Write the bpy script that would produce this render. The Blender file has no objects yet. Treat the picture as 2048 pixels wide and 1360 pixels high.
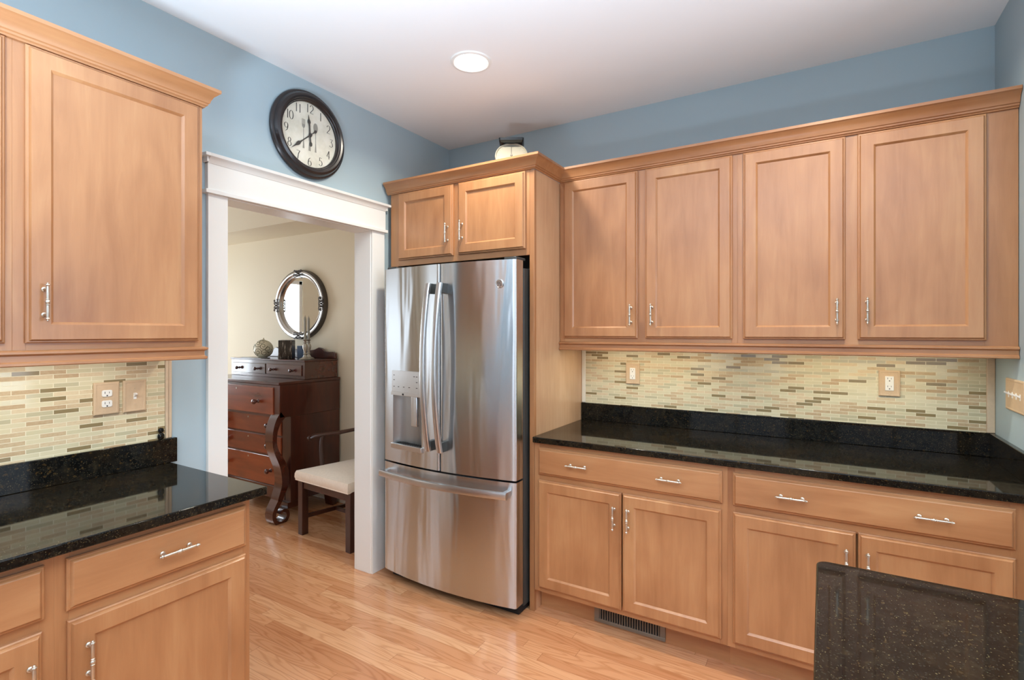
import bpy, math, random
from mathutils import Vector, Matrix
R = math.radians
random.seed(7)
scn = bpy.context.scene
COL = scn.collection

# ------------------------------------------------------------------ camera, sky, daylight, exposure
cam = bpy.data.objects.new('camera', bpy.data.cameras.new('camera'))
COL.objects.link(cam)
cam.data.sensor_width = 36.0
cam.data.lens = 1032.5 / 2048 * 36.0
cam.data.shift_y = -16.0 / 2048
cam.data.clip_start = 0.02
cam.location = (2.332, -2.988, 1.454)
cam.rotation_euler = (R(90), 0, R(31.0))
scn.camera = cam

world = bpy.data.worlds.new('sky')
scn.world = world
world.use_nodes = True
world.node_tree.nodes['Background'].inputs[0].default_value = (0.80, 0.88, 1.0, 1)
world.node_tree.nodes['Background'].inputs[1].default_value = 1.0

scn.view_settings.view_transform = 'Standard'
scn.view_settings.look = 'None'
scn.view_settings.exposure = -0.10
scn.view_settings.gamma = 1.0
scn.view_settings.use_curve_mapping = False
scn.cycles.max_bounces = 10
scn.cycles.diffuse_bounces = 6
scn.cycles.glossy_bounces = 5
scn.cycles.sample_clamp_indirect = 6.0
scn.cycles.caustics_reflective = False
scn.cycles.caustics_refractive = False

def area(name, loc, direction, sx, sy, power, color, spread=180):
    l = bpy.data.lights.new(name, 'AREA')
    l.shape = 'RECTANGLE'; l.size = sx; l.size_y = sy
    l.energy = power; l.color = color; l.spread = R(spread)
    o = bpy.data.objects.new(name, l); COL.objects.link(o)
    o.location = loc
    o.rotation_euler = Vector(direction).to_track_quat('-Z', 'Y').to_euler()
    return o
DAY = (0.78, 0.95, 1.14)
# added fill light behind the camera, no known lamp, thrown up at the ceiling
area('ceiling_fill_light', (2.0, -3.55, .5), (0, 0, 1), .6, .6, 205, (.74, .95, 1.16), 122)
# daylight entering through the windows (one lamp in each window opening)
area('daylight_right_window', (5.62, -1.70, 1.50), (-1, 0, 0), 2.0, 1.9, 60, DAY)
area('daylight_front_window', (3.55, -6.02, 1.45), (0, 1, 0), 2.1, 1.5, 8, DAY)
area('daylight_front_window_left', (1.15, -6.02, 1.45), (0, 1, 0), 1.5, 1.5, 10, DAY)
area('daylight_dining_window', (-3.62, -0.94, 1.42), (1, 0, 0), .96, 1.42, 36, (0.90, 1.0, 1.08))
area('dining_far_fill_light', (-3.62, -2.95, 1.42), (1, 0, 0), 1.1, 1.42, 8, (0.92, 1.0, 1.06))  # added fill in an added window, brightens the refrigerator's left door
area('daylight_dining_front_window', (-1.9, -4.02, 1.45), (0, 1, 0), 1.6, 1.4, 15, (0.92, 1.0, 1.06))

# ------------------------------------------------------------------ tiny node language
class G:
    def __init__(self, name):
        self.m = bpy.data.materials.new(name); self.m.use_nodes = True
        self.t = self.m.node_tree; self.n = self.t.nodes; self.b = self.n['Principled BSDF']
    def node(self, typ, **kw):
        x = self.n.new(typ)
        for k, v in kw.items(): setattr(x, k, v)
        return x
    def put(self, sock, v):
        if isinstance(v, bpy.types.NodeSocket): self.t.links.new(v, sock)
        elif v is not None:
            if hasattr(sock.default_value, '__len__') and not hasattr(v, '__len__'): v = (v,) * len(sock.default_value)
            if hasattr(sock.default_value, '__len__') and len(sock.default_value) == 4 and len(v) == 3: v = (*v, 1)
            sock.default_value = v
    def math(self, op, a, b=None, c=None):
        x = self.node('ShaderNodeMath', operation=op)
        for i, v in enumerate((a, b, c)): self.put(x.inputs[i], v) if v is not None else None
        return x.outputs[0]
    def coords(self, kind='Object'):
        return self.node('ShaderNodeTexCoord').outputs[kind]
    def sep(self, v):
        x = self.node('ShaderNodeSeparateXYZ'); self.put(x.inputs[0], v); return x.outputs
    def comb(self, a, b, c=0.0):
        x = self.node('ShaderNodeCombineXYZ')
        for i, v in enumerate((a, b, c)): self.put(x.inputs[i], v)
        return x.outputs[0]
    def scale(self, v, s, off=None):
        x = self.node('ShaderNodeMapping'); self.put(x.inputs[0], v); x.inputs['Scale'].default_value = s
        if off is not None: self.put(x.inputs['Location'], off)
        return x.outputs[0]
    def noise(self, v, scale, detail=3, rough=.55, dist=0.0, out='Fac'):
        x = self.node('ShaderNodeTexNoise'); self.put(x.inputs['Vector'], v)
        x.inputs['Scale'].default_value = scale; x.inputs['Detail'].default_value = detail
        x.inputs['Roughness'].default_value = rough; x.inputs['Distortion'].default_value = dist
        return x.outputs[out]
    def voro(self, v, scale, out='Distance', rnd=1.0):
        x = self.node('ShaderNodeTexVoronoi'); self.put(x.inputs['Vector'], v)
        x.inputs['Scale'].default_value = scale; x.inputs['Randomness'].default_value = rnd
        return x.outputs[out]
    def white(self, v):
        x = self.node('ShaderNodeTexWhiteNoise'); self.put(x.inputs['Vector'], v); return x.outputs['Value']
    def ramp(self, f, stops, interp='LINEAR'):
        x = self.node('ShaderNodeValToRGB'); self.put(x.inputs[0], f); r = x.color_ramp; r.interpolation = interp
        while len(r.elements) < len(stops): r.elements.new(.5)
        for e, (p, c) in zip(r.elements, stops):
            e.position = p; e.color = (*c, 1) if len(c) == 3 else c
        return x.outputs[0]
    def mix(self, f, a, b, mode='MIX'):
        x = self.node('ShaderNodeMix', data_type='RGBA', blend_type=mode)
        self.put(x.inputs['Factor'], f); self.put(x.inputs['A'], a); self.put(x.inputs['B'], b)
        return x.outputs['Result']
    def bump(self, h, strength=.2, dist=.01):
        x = self.node('ShaderNodeBump'); x.inputs['Strength'].default_value = strength
        x.inputs['Distance'].default_value = dist; self.put(x.inputs['Height'], h); return x.outputs[0]
    def set(self, **kw):
        for k, v in kw.items(): self.put(self.b.inputs[k.replace('_', ' ')], v)
        return self.m

def srgb(r, g, b):
    f = lambda c: c / 12.92 if c <= .04045 else ((c + .055) / 1.055) ** 2.4
    return (f(r / 255), f(g / 255), f(b / 255))
def plain(name, c, rough=.5, metal=0.0, var=.06, scale=14, **kw):
    g = G(name); v = g.coords()
    n = g.noise(v, scale, 3)
    col = g.mix(n, tuple(x * (1 - var) for x in c), tuple(min(1, x * (1 + var)) for x in c))
    return g.set(Base_Color=col, Roughness=rough, Metallic=metal, **kw)

def wood(name, dark, mid, light, along='z', rough=.34, coat=.42, fine=1.0, crough=.27):
    g = G(name); v = g.coords()
    r = g.node('ShaderNodeObjectInfo').outputs['Random']
    off = g.comb(g.math('MULTIPLY', r, 17.3), g.math('MULTIPLY', r, 9.1), g.math('MULTIPLY', r, 23.7))
    s = {'z': (1, 1, .10), 'x': (.10, 1, 1), 'y': (1, .10, 1)}[along]
    p = g.scale(v, s, off)
    grain = g.noise(p, 26 * fine, 6, .6, .5)
    blot = g.noise(g.scale(v, tuple(.35 + .65 * q for q in s), off), 3.2, 3, .55, .6)
    f = g.math('ADD', g.math('MULTIPLY', grain, .38), g.math('MULTIPLY', blot, .62))
    col = g.ramp(f, [(.30, dark), (.52, mid), (.72, light)])
    return g.set(Base_Color=col, Roughness=g.math('ADD', rough, g.math('MULTIPLY', blot, .08)), Normal=g.bump(grain, .03, .002),
                 Coat_Weight=coat, Coat_Roughness=crough)

M = {}
M['maple'] = wood('honey_maple', srgb(147, 96, 59), srgb(173, 121, 79), srgb(191, 143, 98))
M['maple_h'] = wood('honey_maple_horizontal', srgb(147, 96, 59), srgb(173, 121, 79), srgb(191, 143, 98), along='x')
M['maple_hy'] = wood('honey_maple_along_wall', srgb(147, 96, 59), srgb(173, 121, 79), srgb(191, 143, 98), along='y')
M['veneer'] = wood('lit_maple_veneer', srgb(184, 140, 104), srgb(202, 160, 122), srgb(214, 176, 140), rough=.3, fine=1.6)  # veneer tone, paled further to paint in the light on the panel side
M['polished'] = wood('polished_mahogany', srgb(44, 16, 9), srgb(74, 30, 16), srgb(100, 44, 24), along='x', rough=.22, coat=1.0, crough=.08)
M['mahogany'] = wood('dark_mahogany', srgb(42, 15, 8), srgb(70, 27, 14), srgb(98, 42, 21), rough=.26, coat=.6, crough=.1)
M['mahogany_flame'] = wood('flame_mahogany', srgb(78, 30, 15), srgb(132, 60, 29), srgb(170, 88, 45), along='x', rough=.25, coat=.7, fine=.6, crough=.12)
M['chair_wood'] = wood('dark_chair_wood', srgb(38, 16, 10), srgb(62, 28, 17), srgb(82, 40, 24), rough=.3, coat=.3)
M['blue'] = plain('blue_wall_paint', srgb(165, 183, 190), .62, var=.015, scale=5)
M['white'] = plain('white_trim_paint', srgb(232, 232, 228), .35, var=.01, scale=4)
M['ceiling'] = plain('ceiling_paint', srgb(236, 236, 235), .85, var=.012, scale=3)
M['beige'] = plain('beige_wall_paint', srgb(224, 214, 191), .7, var=.015, scale=4)
M['nickel'] = plain('brushed_nickel', (.64, .59, .51), .36, 1.0, var=.05, scale=60)
M['steel_plain'] = plain('satin_steel', (.60, .60, .60), .3, 1.0, var=.04, scale=40)
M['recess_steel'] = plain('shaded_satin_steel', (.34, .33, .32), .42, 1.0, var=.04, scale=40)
M['dark_plastic'] = plain('dark_grey_plastic', srgb(52, 55, 55), .4)
M['black'] = plain('black_enamel', srgb(20, 20, 21), .25)
M['gap'] = plain('black_rubber', srgb(12, 12, 12), .7)
M['plate'] = plain('tan_stone_plate', srgb(206, 178, 144), .55, var=.09, scale=70)
M['ivory'] = plain('white_plastic', srgb(240, 238, 230), .3, var=.01)
M['slot'] = plain('dark_slot', srgb(40, 34, 30), .6)
M['pencil'] = plain('travertine_edge', srgb(208, 184, 154), .5, var=.14, scale=45)
M['caulk'] = plain('cream_edge', srgb(232, 224, 204), .5, var=.04)
M['bronze'] = plain('black_bronze', srgb(38, 32, 32), .27, .2, var=.2, scale=9, Coat_Weight=.3, Coat_Roughness=.15)
M['ink'] = plain('faded_black_ink', srgb(66, 64, 60), .7)
M['ghost_ink'] = plain('grey_print', srgb(150, 147, 136), .8)
M['fabric'] = None
M['vent'] = plain('taupe_metal', srgb(120, 108, 94), .4, .3)
M['enamel'] = plain('cream_enamel', srgb(166, 161, 146), .45, var=.03)
M['mirror'] = plain('mirror_glass', (.86, .87, .86), .015, 1.0, var=0)
M['silver'] = plain('antique_silver', (.56, .55, .54), .24, 1.0, var=.2, scale=30)
M['dark_silver'] = plain('blackened_silver', (.10, .09, .085), .42, .7, var=.2, scale=40)
M['pewter'] = plain('pewter', (.44, .42, .38), .38, .85, var=.15, scale=40)
M['candle'] = plain('grey_wax', srgb(150, 150, 142), .5, var=.03)
M['blue_card'] = plain('blue_printed_card', srgb(120, 146, 186), .5, var=.2, scale=30)
M['card'] = plain('white_card', srgb(226, 226, 226), .6, var=.02)
M['leaf_black'] = plain('black_leaf', srgb(34, 36, 44), .5)
M['tray'] = plain('clear_grey_tray', srgb(120, 120, 116), .2)
M['foot'] = plain('worn_brass_foot', (.5, .46, .4), .35, .8)
g = G('lamp_glow'); M['glow'] = g.set(Base_Color=(1, 1, 1), Emission_Color=(1, .95, .86), Emission_Strength=9.0)

# woven seat fabric
g = G('oatmeal_fabric'); v = g.coords()
w = g.node('ShaderNodeTexWave'); w.inputs['Scale'].default_value = 60; g.put(w.inputs['Vector'], v); w.inputs['Distortion'].default_value = 2.0
M['fabric'] = g.set(Base_Color=g.mix(g.noise(v, 60, 4), srgb(220, 202, 182), srgb(240, 226, 208)), Roughness=.9, Sheen_Weight=.3,
                    Normal=g.bump(w.outputs['Fac'], .12, .002))

# polished granite: near black, with small gold, brown and grey-green flecks
g = G('black_granite'); v = g.coords()
base = g.ramp(g.noise(v, 38, 5, .65), [(.36, srgb(11, 11, 10)), (.58, srgb(24, 22, 18)), (.76, srgb(50, 42, 28))])
big = g.noise(v, 7, 3)
base = g.mix(g.ramp(big, [(.50, (0, 0, 0)), (.74, (.5, .5, .5))]), base, g.mix(g.noise(v, 90, 4), srgb(16, 14, 11), srgb(60, 44, 24)))
def fleck(scale, cut, col, src, seed):
    vv = g.scale(v, (1, 1, 1), (seed, seed * 2.1, seed * .7))
    wob = g.node('ShaderNodeMix', data_type='VECTOR'); wob.inputs['Factor'].default_value = .012
    g.put(wob.inputs[4], vv); g.put(wob.inputs[5], g.noise(vv, 60, 2, out='Color'))
    d = g.voro(wob.outputs[1], scale); c = g.sep(g.voro(wob.outputs[1], scale, 'Color'))[0]
    f = g.math('MULTIPLY', g.math('LESS_THAN', d, .36), g.math('GREATER_THAN', c, cut))
    return g.mix(g.math('MULTIPLY', f, .85), src, col)
c = fleck(150, .74, srgb(46, 37, 24), base, 1.3)
c = fleck(260, .74, srgb(50, 47, 38), c, 4.7)
c = fleck(95, .92, srgb(62, 46, 24), c, 8.1)
c = fleck(330, .93, srgb(96, 84, 56), c, 2.9)
M['granite'] = g.set(Base_Color=c, Roughness=.045, Specular_IOR_Level=.22)

# brushed stainless steel
g = G('brushed_stainless'); v = g.coords()
br = g.noise(g.scale(v, (3, 3, 900)), 1.0, 2)
wav = g.noise(g.scale(v, (7.0, 7.0, .9)), 1.0, 2, .5, .4)
tan = g.node('ShaderNodeTangent', direction_type='RADIAL', axis='Z').outputs[0]
b1 = g.bump(wav, .5, .012)
M['steel'] = g.set(Base_Color=(.60, .625, .645), Metallic=1.0, Roughness=g.math('ADD', .20, g.math('MULTIPLY', br, .06)), Anisotropic=.95, Anisotropic_Rotation=.25, Tangent=tan, Normal=b1)

# strip oak floor, boards along X
g = G('oak_strip_floor'); v = g.coords(); s = g.sep(v)
PW, PL = .0572, 1.05
row = g.math('FLOOR', g.math('DIVIDE', s[1], PW)); fy = g.math('FRACT', g.math('DIVIDE', s[1], PW))
sh = g.white(g.comb(row, 3.7)); xx = g.math('ADD', g.math('DIVIDE', s[0], PL), g.math('MULTIPLY', sh, 5.3))
idx = g.math('FLOOR', xx); fx = g.math('FRACT', xx)
rnd = g.white(g.comb(row, idx, 1.0)); rnd2 = g.white(g.comb(idx, row, 9.0))
gp = g.comb(g.math('ADD', g.math('MULTIPLY', s[0], 1.5), g.math('MULTIPLY', rnd, 37.0)), g.math('ADD', g.math('MULTIPLY', s[1], 13.0), g.math('MULTIPLY', rnd2, 51.0)), rnd)
cont = g.noise(gp, 1.0, 1.5, .45, .25)
wv = g.math('MULTIPLY_ADD', g.math('SINE', g.math('MULTIPLY', cont, 78.0)), .5, .5)
fine = g.noise(g.scale(v, (9, 260, 1)), 1.0, 3, .6)
tone = g.ramp(rnd, [(0, srgb(186, 126, 86)), (.3, srgb(200, 142, 100)), (.7, srgb(208, 152, 110)), (1, srgb(216, 164, 122))])
gr = g.ramp(wv, [(.0, (.84, .78, .72)), (.30, (.95, .94, .92)), (.7, (1, 1, 1)), (1, (1.0, 1.0, 1.0))])
c = g.mix(1.0, tone, gr, 'MULTIPLY')
c = g.mix(g.math('MULTIPLY', g.math('SUBTRACT', fine, .35), .22), c, srgb(140, 84, 48))
edge = g.math('MAXIMUM', g.math('LESS_THAN', fy, .022), g.math('LESS_THAN', fx, .0016))
c = g.mix(g.math('MULTIPLY', edge, .62), c, srgb(104, 60, 34))
M['floor'] = g.set(Base_Color=c, Roughness=g.math('ADD', .17, g.math('MULTIPLY', fine, .08)), Normal=g.bump(g.math('SUBTRACT', 1.0, edge), .12, .002),
                   Coat_Weight=.25, Coat_Roughness=.12)

# mosaic of slim glass and travertine sticks, running bond (uses local X and Z)
def mosaic(name, glass_a, glass_b, stone_a, stone_b, grey, olive, grout):
    g = G(name); v = g.coords(); s = g.sep(v)
    TW, TH = .0738, .0157
    row = g.math('FLOOR', g.math('DIVIDE', s[2], TH)); fz = g.math('FRACT', g.math('DIVIDE', s[2], TH))
    half = g.math('MULTIPLY', g.math('MODULO', g.math('ABSOLUTE', row), 2.0), .5)
    xx = g.math('ADD', g.math('DIVIDE', s[0], TW), half); idx = g.math('FLOOR', xx); fx = g.math('FRACT', xx)
    r = g.white(g.comb(row, idx, 2.0)); r2 = g.white(g.comb(idx, row, 5.0))
    mott = g.noise(g.scale(v, (1, 1, 1.6)), 75, 4, .7)
    st = g.mix(g.math('MULTIPLY', g.math('ADD', mott, g.math('SUBTRACT', r2, .5)), 1.0), stone_a, stone_b)
    gl = g.mix(r2, glass_a, glass_b)
    isst = g.math('GREATER_THAN', r, .67); isgrey = g.math('MULTIPLY', g.math('GREATER_THAN', r, .42), g.math('LESS_THAN', r, .56))
    isol = g.math('MULTIPLY', g.math('GREATER_THAN', r, .56), g.math('LESS_THAN', r, .67))
    c = g.mix(isst, gl, st); c = g.mix(isgrey, c, grey); c = g.mix(isol, c, olive)
    gr = g.math('MAXIMUM', g.math('LESS_THAN', fz, .13), g.math('LESS_THAN', fx, .032))
    c = g.mix(gr, c, grout)
    rough = g.math('MAXIMUM', g.math('MULTIPLY', isst, .5), g.math('MAXIMUM', g.math('MULTIPLY', gr, .8), .08))
    return g.set(Base_Color=c, Roughness=rough, Normal=g.bump(g.math('SUBTRACT', 1.0, gr), .5, .002))
M['mosaic'] = mosaic('glass_stone_mosaic', srgb(218, 207, 172), srgb(206, 196, 160), srgb(184, 156, 118), srgb(216, 197, 160), srgb(192, 183, 150), srgb(142, 124, 88), srgb(230, 221, 192))

# printed clock face
g = G('aged_clock_paper'); v = g.coords()
M['paper'] = g.set(Base_Color=g.ramp(g.noise(v, 7, 5, .65), [(.3, srgb(202, 198, 178)), (.55, srgb(226, 223, 207)), (.75, srgb(236, 234, 222))]), Roughness=.55)
# carved cream ball, birch-etched dark glass
g = G('birch_etched_jar'); v = g.coords()
n = g.noise(g.scale(v, (1, 1, .12)), 120, 3, .6)
M['jar'] = g.set(Base_Color=g.ramp(n, [(.46, srgb(44, 36, 32)), (.60, srgb(74, 64, 56)), (.66, srgb(190, 184, 172))]), Roughness=.3)
M['ball'] = plain('cream_ceramic', srgb(226, 220, 196), .4, var=.06, scale=20)
M['scroll_ink'] = plain('olive_scroll_line', srgb(96, 92, 64), .5)

# ------------------------------------------------------------------ mesh building
class MB:
    def __init__(self): self.v = []; self.f = []
    def add(self, vs, fs):
        o = len(self.v); self.v += [tuple(p) for p in vs]; self.f += [tuple(i + o for i in q) for q in fs]; return self
    def box(self, x0, x1, y0, y1, z0, z1):
        x0, x1 = min(x0, x1), max(x0, x1); y0, y1 = min(y0, y1), max(y0, y1); z0, z1 = min(z0, z1), max(z0, z1)
        return self.add([(x0, y0, z0), (x1, y0, z0), (x1, y1, z0), (x0, y1, z0), (x0, y0, z1), (x1, y0, z1), (x1, y1, z1), (x0, y1, z1)],
                        [(0, 3, 2, 1), (4, 5, 6, 7), (0, 1, 5, 4), (1, 2, 6, 5), (2, 3, 7, 6), (3, 0, 4, 7)])
    def loft(self, loops, cap0=True, cap1=True, closed=True):
        n = len(loops[0]); vs = [p for l in loops for p in l]; fs = []
        for i in range(len(loops) - 1):
            for j in range(n if closed else n - 1):
                k = (j + 1) % n; fs.append((i * n + j, i * n + k, (i + 1) * n + k, (i + 1) * n + j))
        if cap0: fs.append(tuple(reversed(range(n))))
        if cap1: fs.append(tuple(range((len(loops) - 1) * n, len(loops) * n)))
        return self.add(vs, fs)
    def prism(self, poly, axis, a, b):      # 2D polygon pushed along an axis; poly gives the other two axes in order
        def P(u, w, t): return {'x': (t, u, w), 'y': (u, t, w), 'z': (u, w, t)}[axis]
        return self.loft([[P(u, w, a) for u, w in poly], [P(u, w, b) for u, w in poly]])
    def lathe(self, prof, c=(0, 0, 0), axis='z', n=24, sx=1.0, sy=1.0, ring=False):
        def P(r, h, t):
            a, b = r * math.cos(t) * sx, r * math.sin(t) * sy
            p = {'z': (a, b, h), 'y': (a, h, b), 'x': (h, a, b)}[axis]
            return (p[0] + c[0], p[1] + c[1], p[2] + c[2])
        return self.loft([[P(max(r, 1e-5), h, 2 * math.pi * k / n) for k in range(n)] for r, h in prof + (prof[:1] if ring else [])], not ring, not ring)
    def tube(self, pts, rad, n=8, flat=1.0):
        pts = [Vector(p) for p in pts]; m = len(pts)
        rs = rad if hasattr(rad, '__len__') else [rad] * m
        loops = []; up = None
        for i, p in enumerate(pts):
            d = (pts[min(i + 1, m - 1)] - pts[max(i - 1, 0)]).normalized()
            if up is None:
                up = Vector((0, 0, 1)) if abs(d.z) < .9 else Vector((0, 1, 0))
            up = (up - d * up.dot(d)).normalized(); side = d.cross(up)
            loops.append([tuple(p + (side * math.cos(2 * math.pi * k / n) + up * math.sin(2 * math.pi * k / n) * flat) * rs[i]) for k in range(n)])
        return self.loft(loops)
    def sweep(self, prof, path):            # closed (out, z) profile along a plan path; out is to the left of travel
        P = [Vector(p) for p in path]; loops = []
        for i, p in enumerate(P):
            ns = []
            if i > 0: d = (P[i] - P[i - 1]).normalized(); ns.append(Vector((-d.y, d.x)))
            if i < len(P) - 1: d = (P[i + 1] - P[i]).normalized(); ns.append(Vector((-d.y, d.x)))
            nn = ns[0] if len(ns) == 1 else (ns[0] + ns[1]) / (1 + ns[0].dot(ns[1]))
            loops.append([(p.x + nn.x * o, p.y + nn.y * o, z) for o, z in prof])
        return self.loft(loops)
    def rectloops(self, x0, x1, z0, z1, steps, cap=True):   # nested rectangles (inset, y) facing -Y
        return self.loft([[(x0 + i, y, z0 + i), (x1 - i, y, z0 + i), (x1 - i, y, z1 - i), (x0 + i, y, z1 - i)] for i, y in steps], True, cap)
    def build(self, name, mat, parent=None, bevel=0.0, sharp=32, world=False, segs=2, loc=None):
        off = Vector((0, 0, 0))
        if world and parent is not None:
            q = parent
            while q is not None: off += q.location; q = q.parent
        if loc is not None: off = Vector(loc)
        me = bpy.data.meshes.new(name)
        me.from_pydata([tuple(Vector(p) - off) for p in self.v], [], self.f); me.update()
        for p in me.polygons: p.use_smooth = True
        me.set_sharp_from_angle(angle=R(sharp))
        me.materials.append(M[mat] if isinstance(mat, str) else mat)
        o = bpy.data.objects.new(name, me); COL.objects.link(o)
        if parent is not None: o.parent = parent
        if loc is not None: o.location = loc
        if bevel:
            b = o.modifiers.new('bevel', 'BEVEL'); b.width = bevel; b.segments = segs; b.limit_method = 'ANGLE'; b.angle_limit = R(40)
        return fix(o)
def fix(o):                                  # consistent outward normals
    import bmesh
    bm = bmesh.new(); bm.from_mesh(o.data); bmesh.ops.recalc_face_normals(bm, faces=bm.faces[:]); bm.to_mesh(o.data); bm.free()
    return o
def tag(o, label, cat, group=None):
    o['label'] = label; o['category'] = cat
    if group: o['group'] = group
    return o
def thing(name, label, cat, loc=(0, 0, 0), rz=0.0, group=None):
    o = bpy.data.objects.new(name, None); COL.objects.link(o)
    o.empty_display_size = .05; o.location = loc; o.rotation_euler = (0, 0, R(rz))
    return tag(o, label, cat, group)
def struct(o): o['kind'] = 'structure'; return o
def share(name, src, parent, loc):
    o = bpy.data.objects.new(name, src); COL.objects.link(o); o.parent = parent; o.location = loc; return o

# ------------------------------------------------------------------ the room
H = 2.78
def wall(name, mat, axis, pos, thick, u0, u1, holes=(), z1=H):
    us = sorted({u0, u1, *[h[0] for h in holes], *[h[1] for h in holes]}); zs = sorted({0, z1, *[h[2] for h in holes], *[h[3] for h in holes]})
    m = MB()
    for a, b in zip(us, us[1:]):
        for c, d in zip(zs, zs[1:]):
            if any(h[0] <= (a + b) / 2 <= h[1] and h[2] <= (c + d) / 2 <= h[3] for h in holes): continue
            if axis == 'x': m.box(pos, pos + thick, a, b, c, d)
            else: m.box(a, b, pos, pos + thick, c, d)
    return struct(m.build(name, mat))
struct(MB().box(-3.7, 5.8, -6.2, .3, -.06, 0).build('floor', 'floor'))
struct(MB().box(-.06, 5.8, -6.2, .2, H, H + .1).build('ceiling', 'ceiling'))
struct(MB().box(-3.7, -.06, -4.2, .2, H, H + .1).build('ceiling_dining', 'ceiling'))
wall('wall_left', 'blue', 'x', -.06, .06, -6.0, 0.0, [(-1.652, -.756, 0, 2.072)])
wall('wall_left_dining_face', 'beige', 'x', -.115, .055, -4.0, .04, [(-1.652, -.756, 0, 2.072)])
wall('wall_back', 'blue', 'y', 0.0, .10, -.06, 5.6)
wall('wall_right', 'blue', 'x', 2.972, .12, -.70, 0.0)
wall('wall_far_right', 'blue', 'x', 5.6, .10, -6.0, 0.0, [(-2.7, -.7, .55, 2.45)])
wall('wall_front', 'blue', 'y', -6.1, .10, -.06, 5.7, [(2.5, 4.6, .7, 2.2), (.4, 1.9, .7, 2.2)])
wall('wall_back_dining', 'beige', 'y', .04, .10, -3.7, -.06)
wall('wall_side_dining', 'beige', 'x', -3.7, .10, -4.1, .04, [(-1.42, -.46, .71, 2.13), (-3.5, -2.4, .71, 2.13)])
wall('wall_front_dining', 'beige', 'y', -4.1, .10, -3.7, -.06, [(-2.7, -1.1, .75, 2.15)])
# dropped soffit round the dining ceiling
struct(MB().box(-3.6, -.115, -.352, .04, 2.338, H).build('ceiling_soffit', 'beige'))

def window(name, axis, pos, u0, u1, z0, z1, nu=2, nz=2):
    m = MB(); w, t = .05, .05
    def bar(a, b, c, d):
        m.box(pos, pos + t, a, b, c, d) if axis == 'x' else m.box(a, b, pos, pos + t, c, d)
    bar(u0, u0 + w, z0, z1); bar(u1 - w, u1, z0, z1); bar(u0, u1, z0, z0 + w); bar(u0, u1, z1 - w, z1)
    for i in range(1, nu): c = u0 + (u1 - u0) * i / nu; bar(c - .02, c + .02, z0, z1)
    for i in range(1, nz): c = z0 + (z1 - z0) * i / nz; bar(u0, u1, c - .015, c + .015)
    return struct(m.build(name, 'white', bevel=.003))
window('window_1', 'x', 5.54, -2.7, -.7, .55, 2.45, 2, 1)
window('window_2', 'y', -6.04, 2.5, 4.6, .7, 2.2, 3, 2)
window('window_3', 'y', -6.04, .4, 1.9, .7, 2.2, 2, 2)
window('window_4', 'x', -3.66, -1.42, -.46, .71, 2.13, 1, 2)
window('added_window', 'x', -3.66, -3.5, -2.4, .71, 2.13, 1, 2)  # added unseen window, put in for a bright streak on the refrigerator door
window('window_5', 'y', -4.06, -2.7, -1.1, .75, 2.15, 2, 2)

# cased opening to the dining room
def jamb(name, *b): return struct(MB().box(*b).build(name, 'white', bevel=.0015))
jamb('trim_1', -.125, .006, -1.652, -1.640, 0, 2.060)
jamb('trim_2', -.125, .006, -.768, -.756, 0, 2.060)
jamb('trim_3', -.125, .006, -1.652, -.756, 2.060, 2.072)
jamb('trim_4', .0, .0195, -1.731, -1.643, 0, 2.066)
jamb('trim_5', .0, .0195, -.765, -.664, 0, 2.066)
jamb('trim_6', -.135, -.115, -1.731, -1.643, 0, 2.066)
jamb('trim_7', -.135, -.115, -.765, -.664, 0, 2.066)
hd = MB().box(0, .024, -1.735, -.660, 2.080, 2.205)
hd.box(0, .036, -1.748, -.650, 2.064, 2.081)
cp = [(0, 2.196), (.026, 2.196), (.028, 2.200), (.033, 2.210), (.042, 2.219), (.050, 2.223), (.052, 2.236), (0, 2.236)]
hd.sweep(cp, [(0, -.662), (.0, -.660), (.0, -1.735), (.0, -1.737)][1:3])
hd.box(0, .052, -1.757, -1.735, 2.222, 2.236).box(0, .052, -.660, -.640, 2.222, 2.236)
hd.box(0, .034, -1.744, -1.735, 2.200, 2.222).box(0, .034, -.660, -.651, 2.200, 2.222)
struct(hd.build('trim_8', 'white', bevel=.001))
struct(MB().box(-.135, -.115, -1.75, -.645, 2.064, 2.23).build('trim_9', 'white', bevel=.001))
struct(MB().box(-3.6, -.115, .026, .04, 0, .115).build('baseboard_dining', 'white', bevel=.003))

# ------------------------------------------------------------------ cabinets
DOOR = [(0, 0), (0, -.0095), (.0030, -.0125), (.0065, -.0130), (.0078, -.0165), (.0110, -.0203), (.0555, -.0203), (.0585, -.0178), (.0640, -.0112), (.0665, -.0110)]
DRAW = [(0, 0), (0, -.0095), (.0030, -.0125), (.0065, -.0130), (.0090, -.0175), (.0130, -.0203)]
HV = None
def handle_mesh(axis):
    m = MB()
    prof = [(.0, -.0575), (.0022, -.0568), (.0034, -.0552), (.0030, -.0535), (.0052, -.0522), (.0060, -.0500), (.0048, -.0478), (.0034, -.0462), (.0040, -.043),
            (.0043, -.020), (.0040, -.010), (.0055, -.0085), (.0055, -.0065), (.0042, -.0055), (.0060, -.0028), (.0066, 0)]
    prof = prof + [(r, -h) for r, h in reversed(prof[:-1])]
    if axis == 'z': m.lathe(prof, (0, -.026, 0), 'z', 14)
    else: m.lathe(prof, (0, -.026, 0), 'x', 14)
    for s in (-1, 1):
        c = (0, 0, s * .038) if axis == 'z' else (s * .038, 0, 0)
        m.lathe([(.0072, 0), (.0072, -.002), (.0045, -.004), (.0036, -.010), (.0036, -.026)], c, 'y', 12)
    o = m.build('handle', 'nickel'); me = o.data; bpy.data.objects.remove(o); return me
HZ, HX = handle_mesh('z'), handle_mesh('x')

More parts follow.
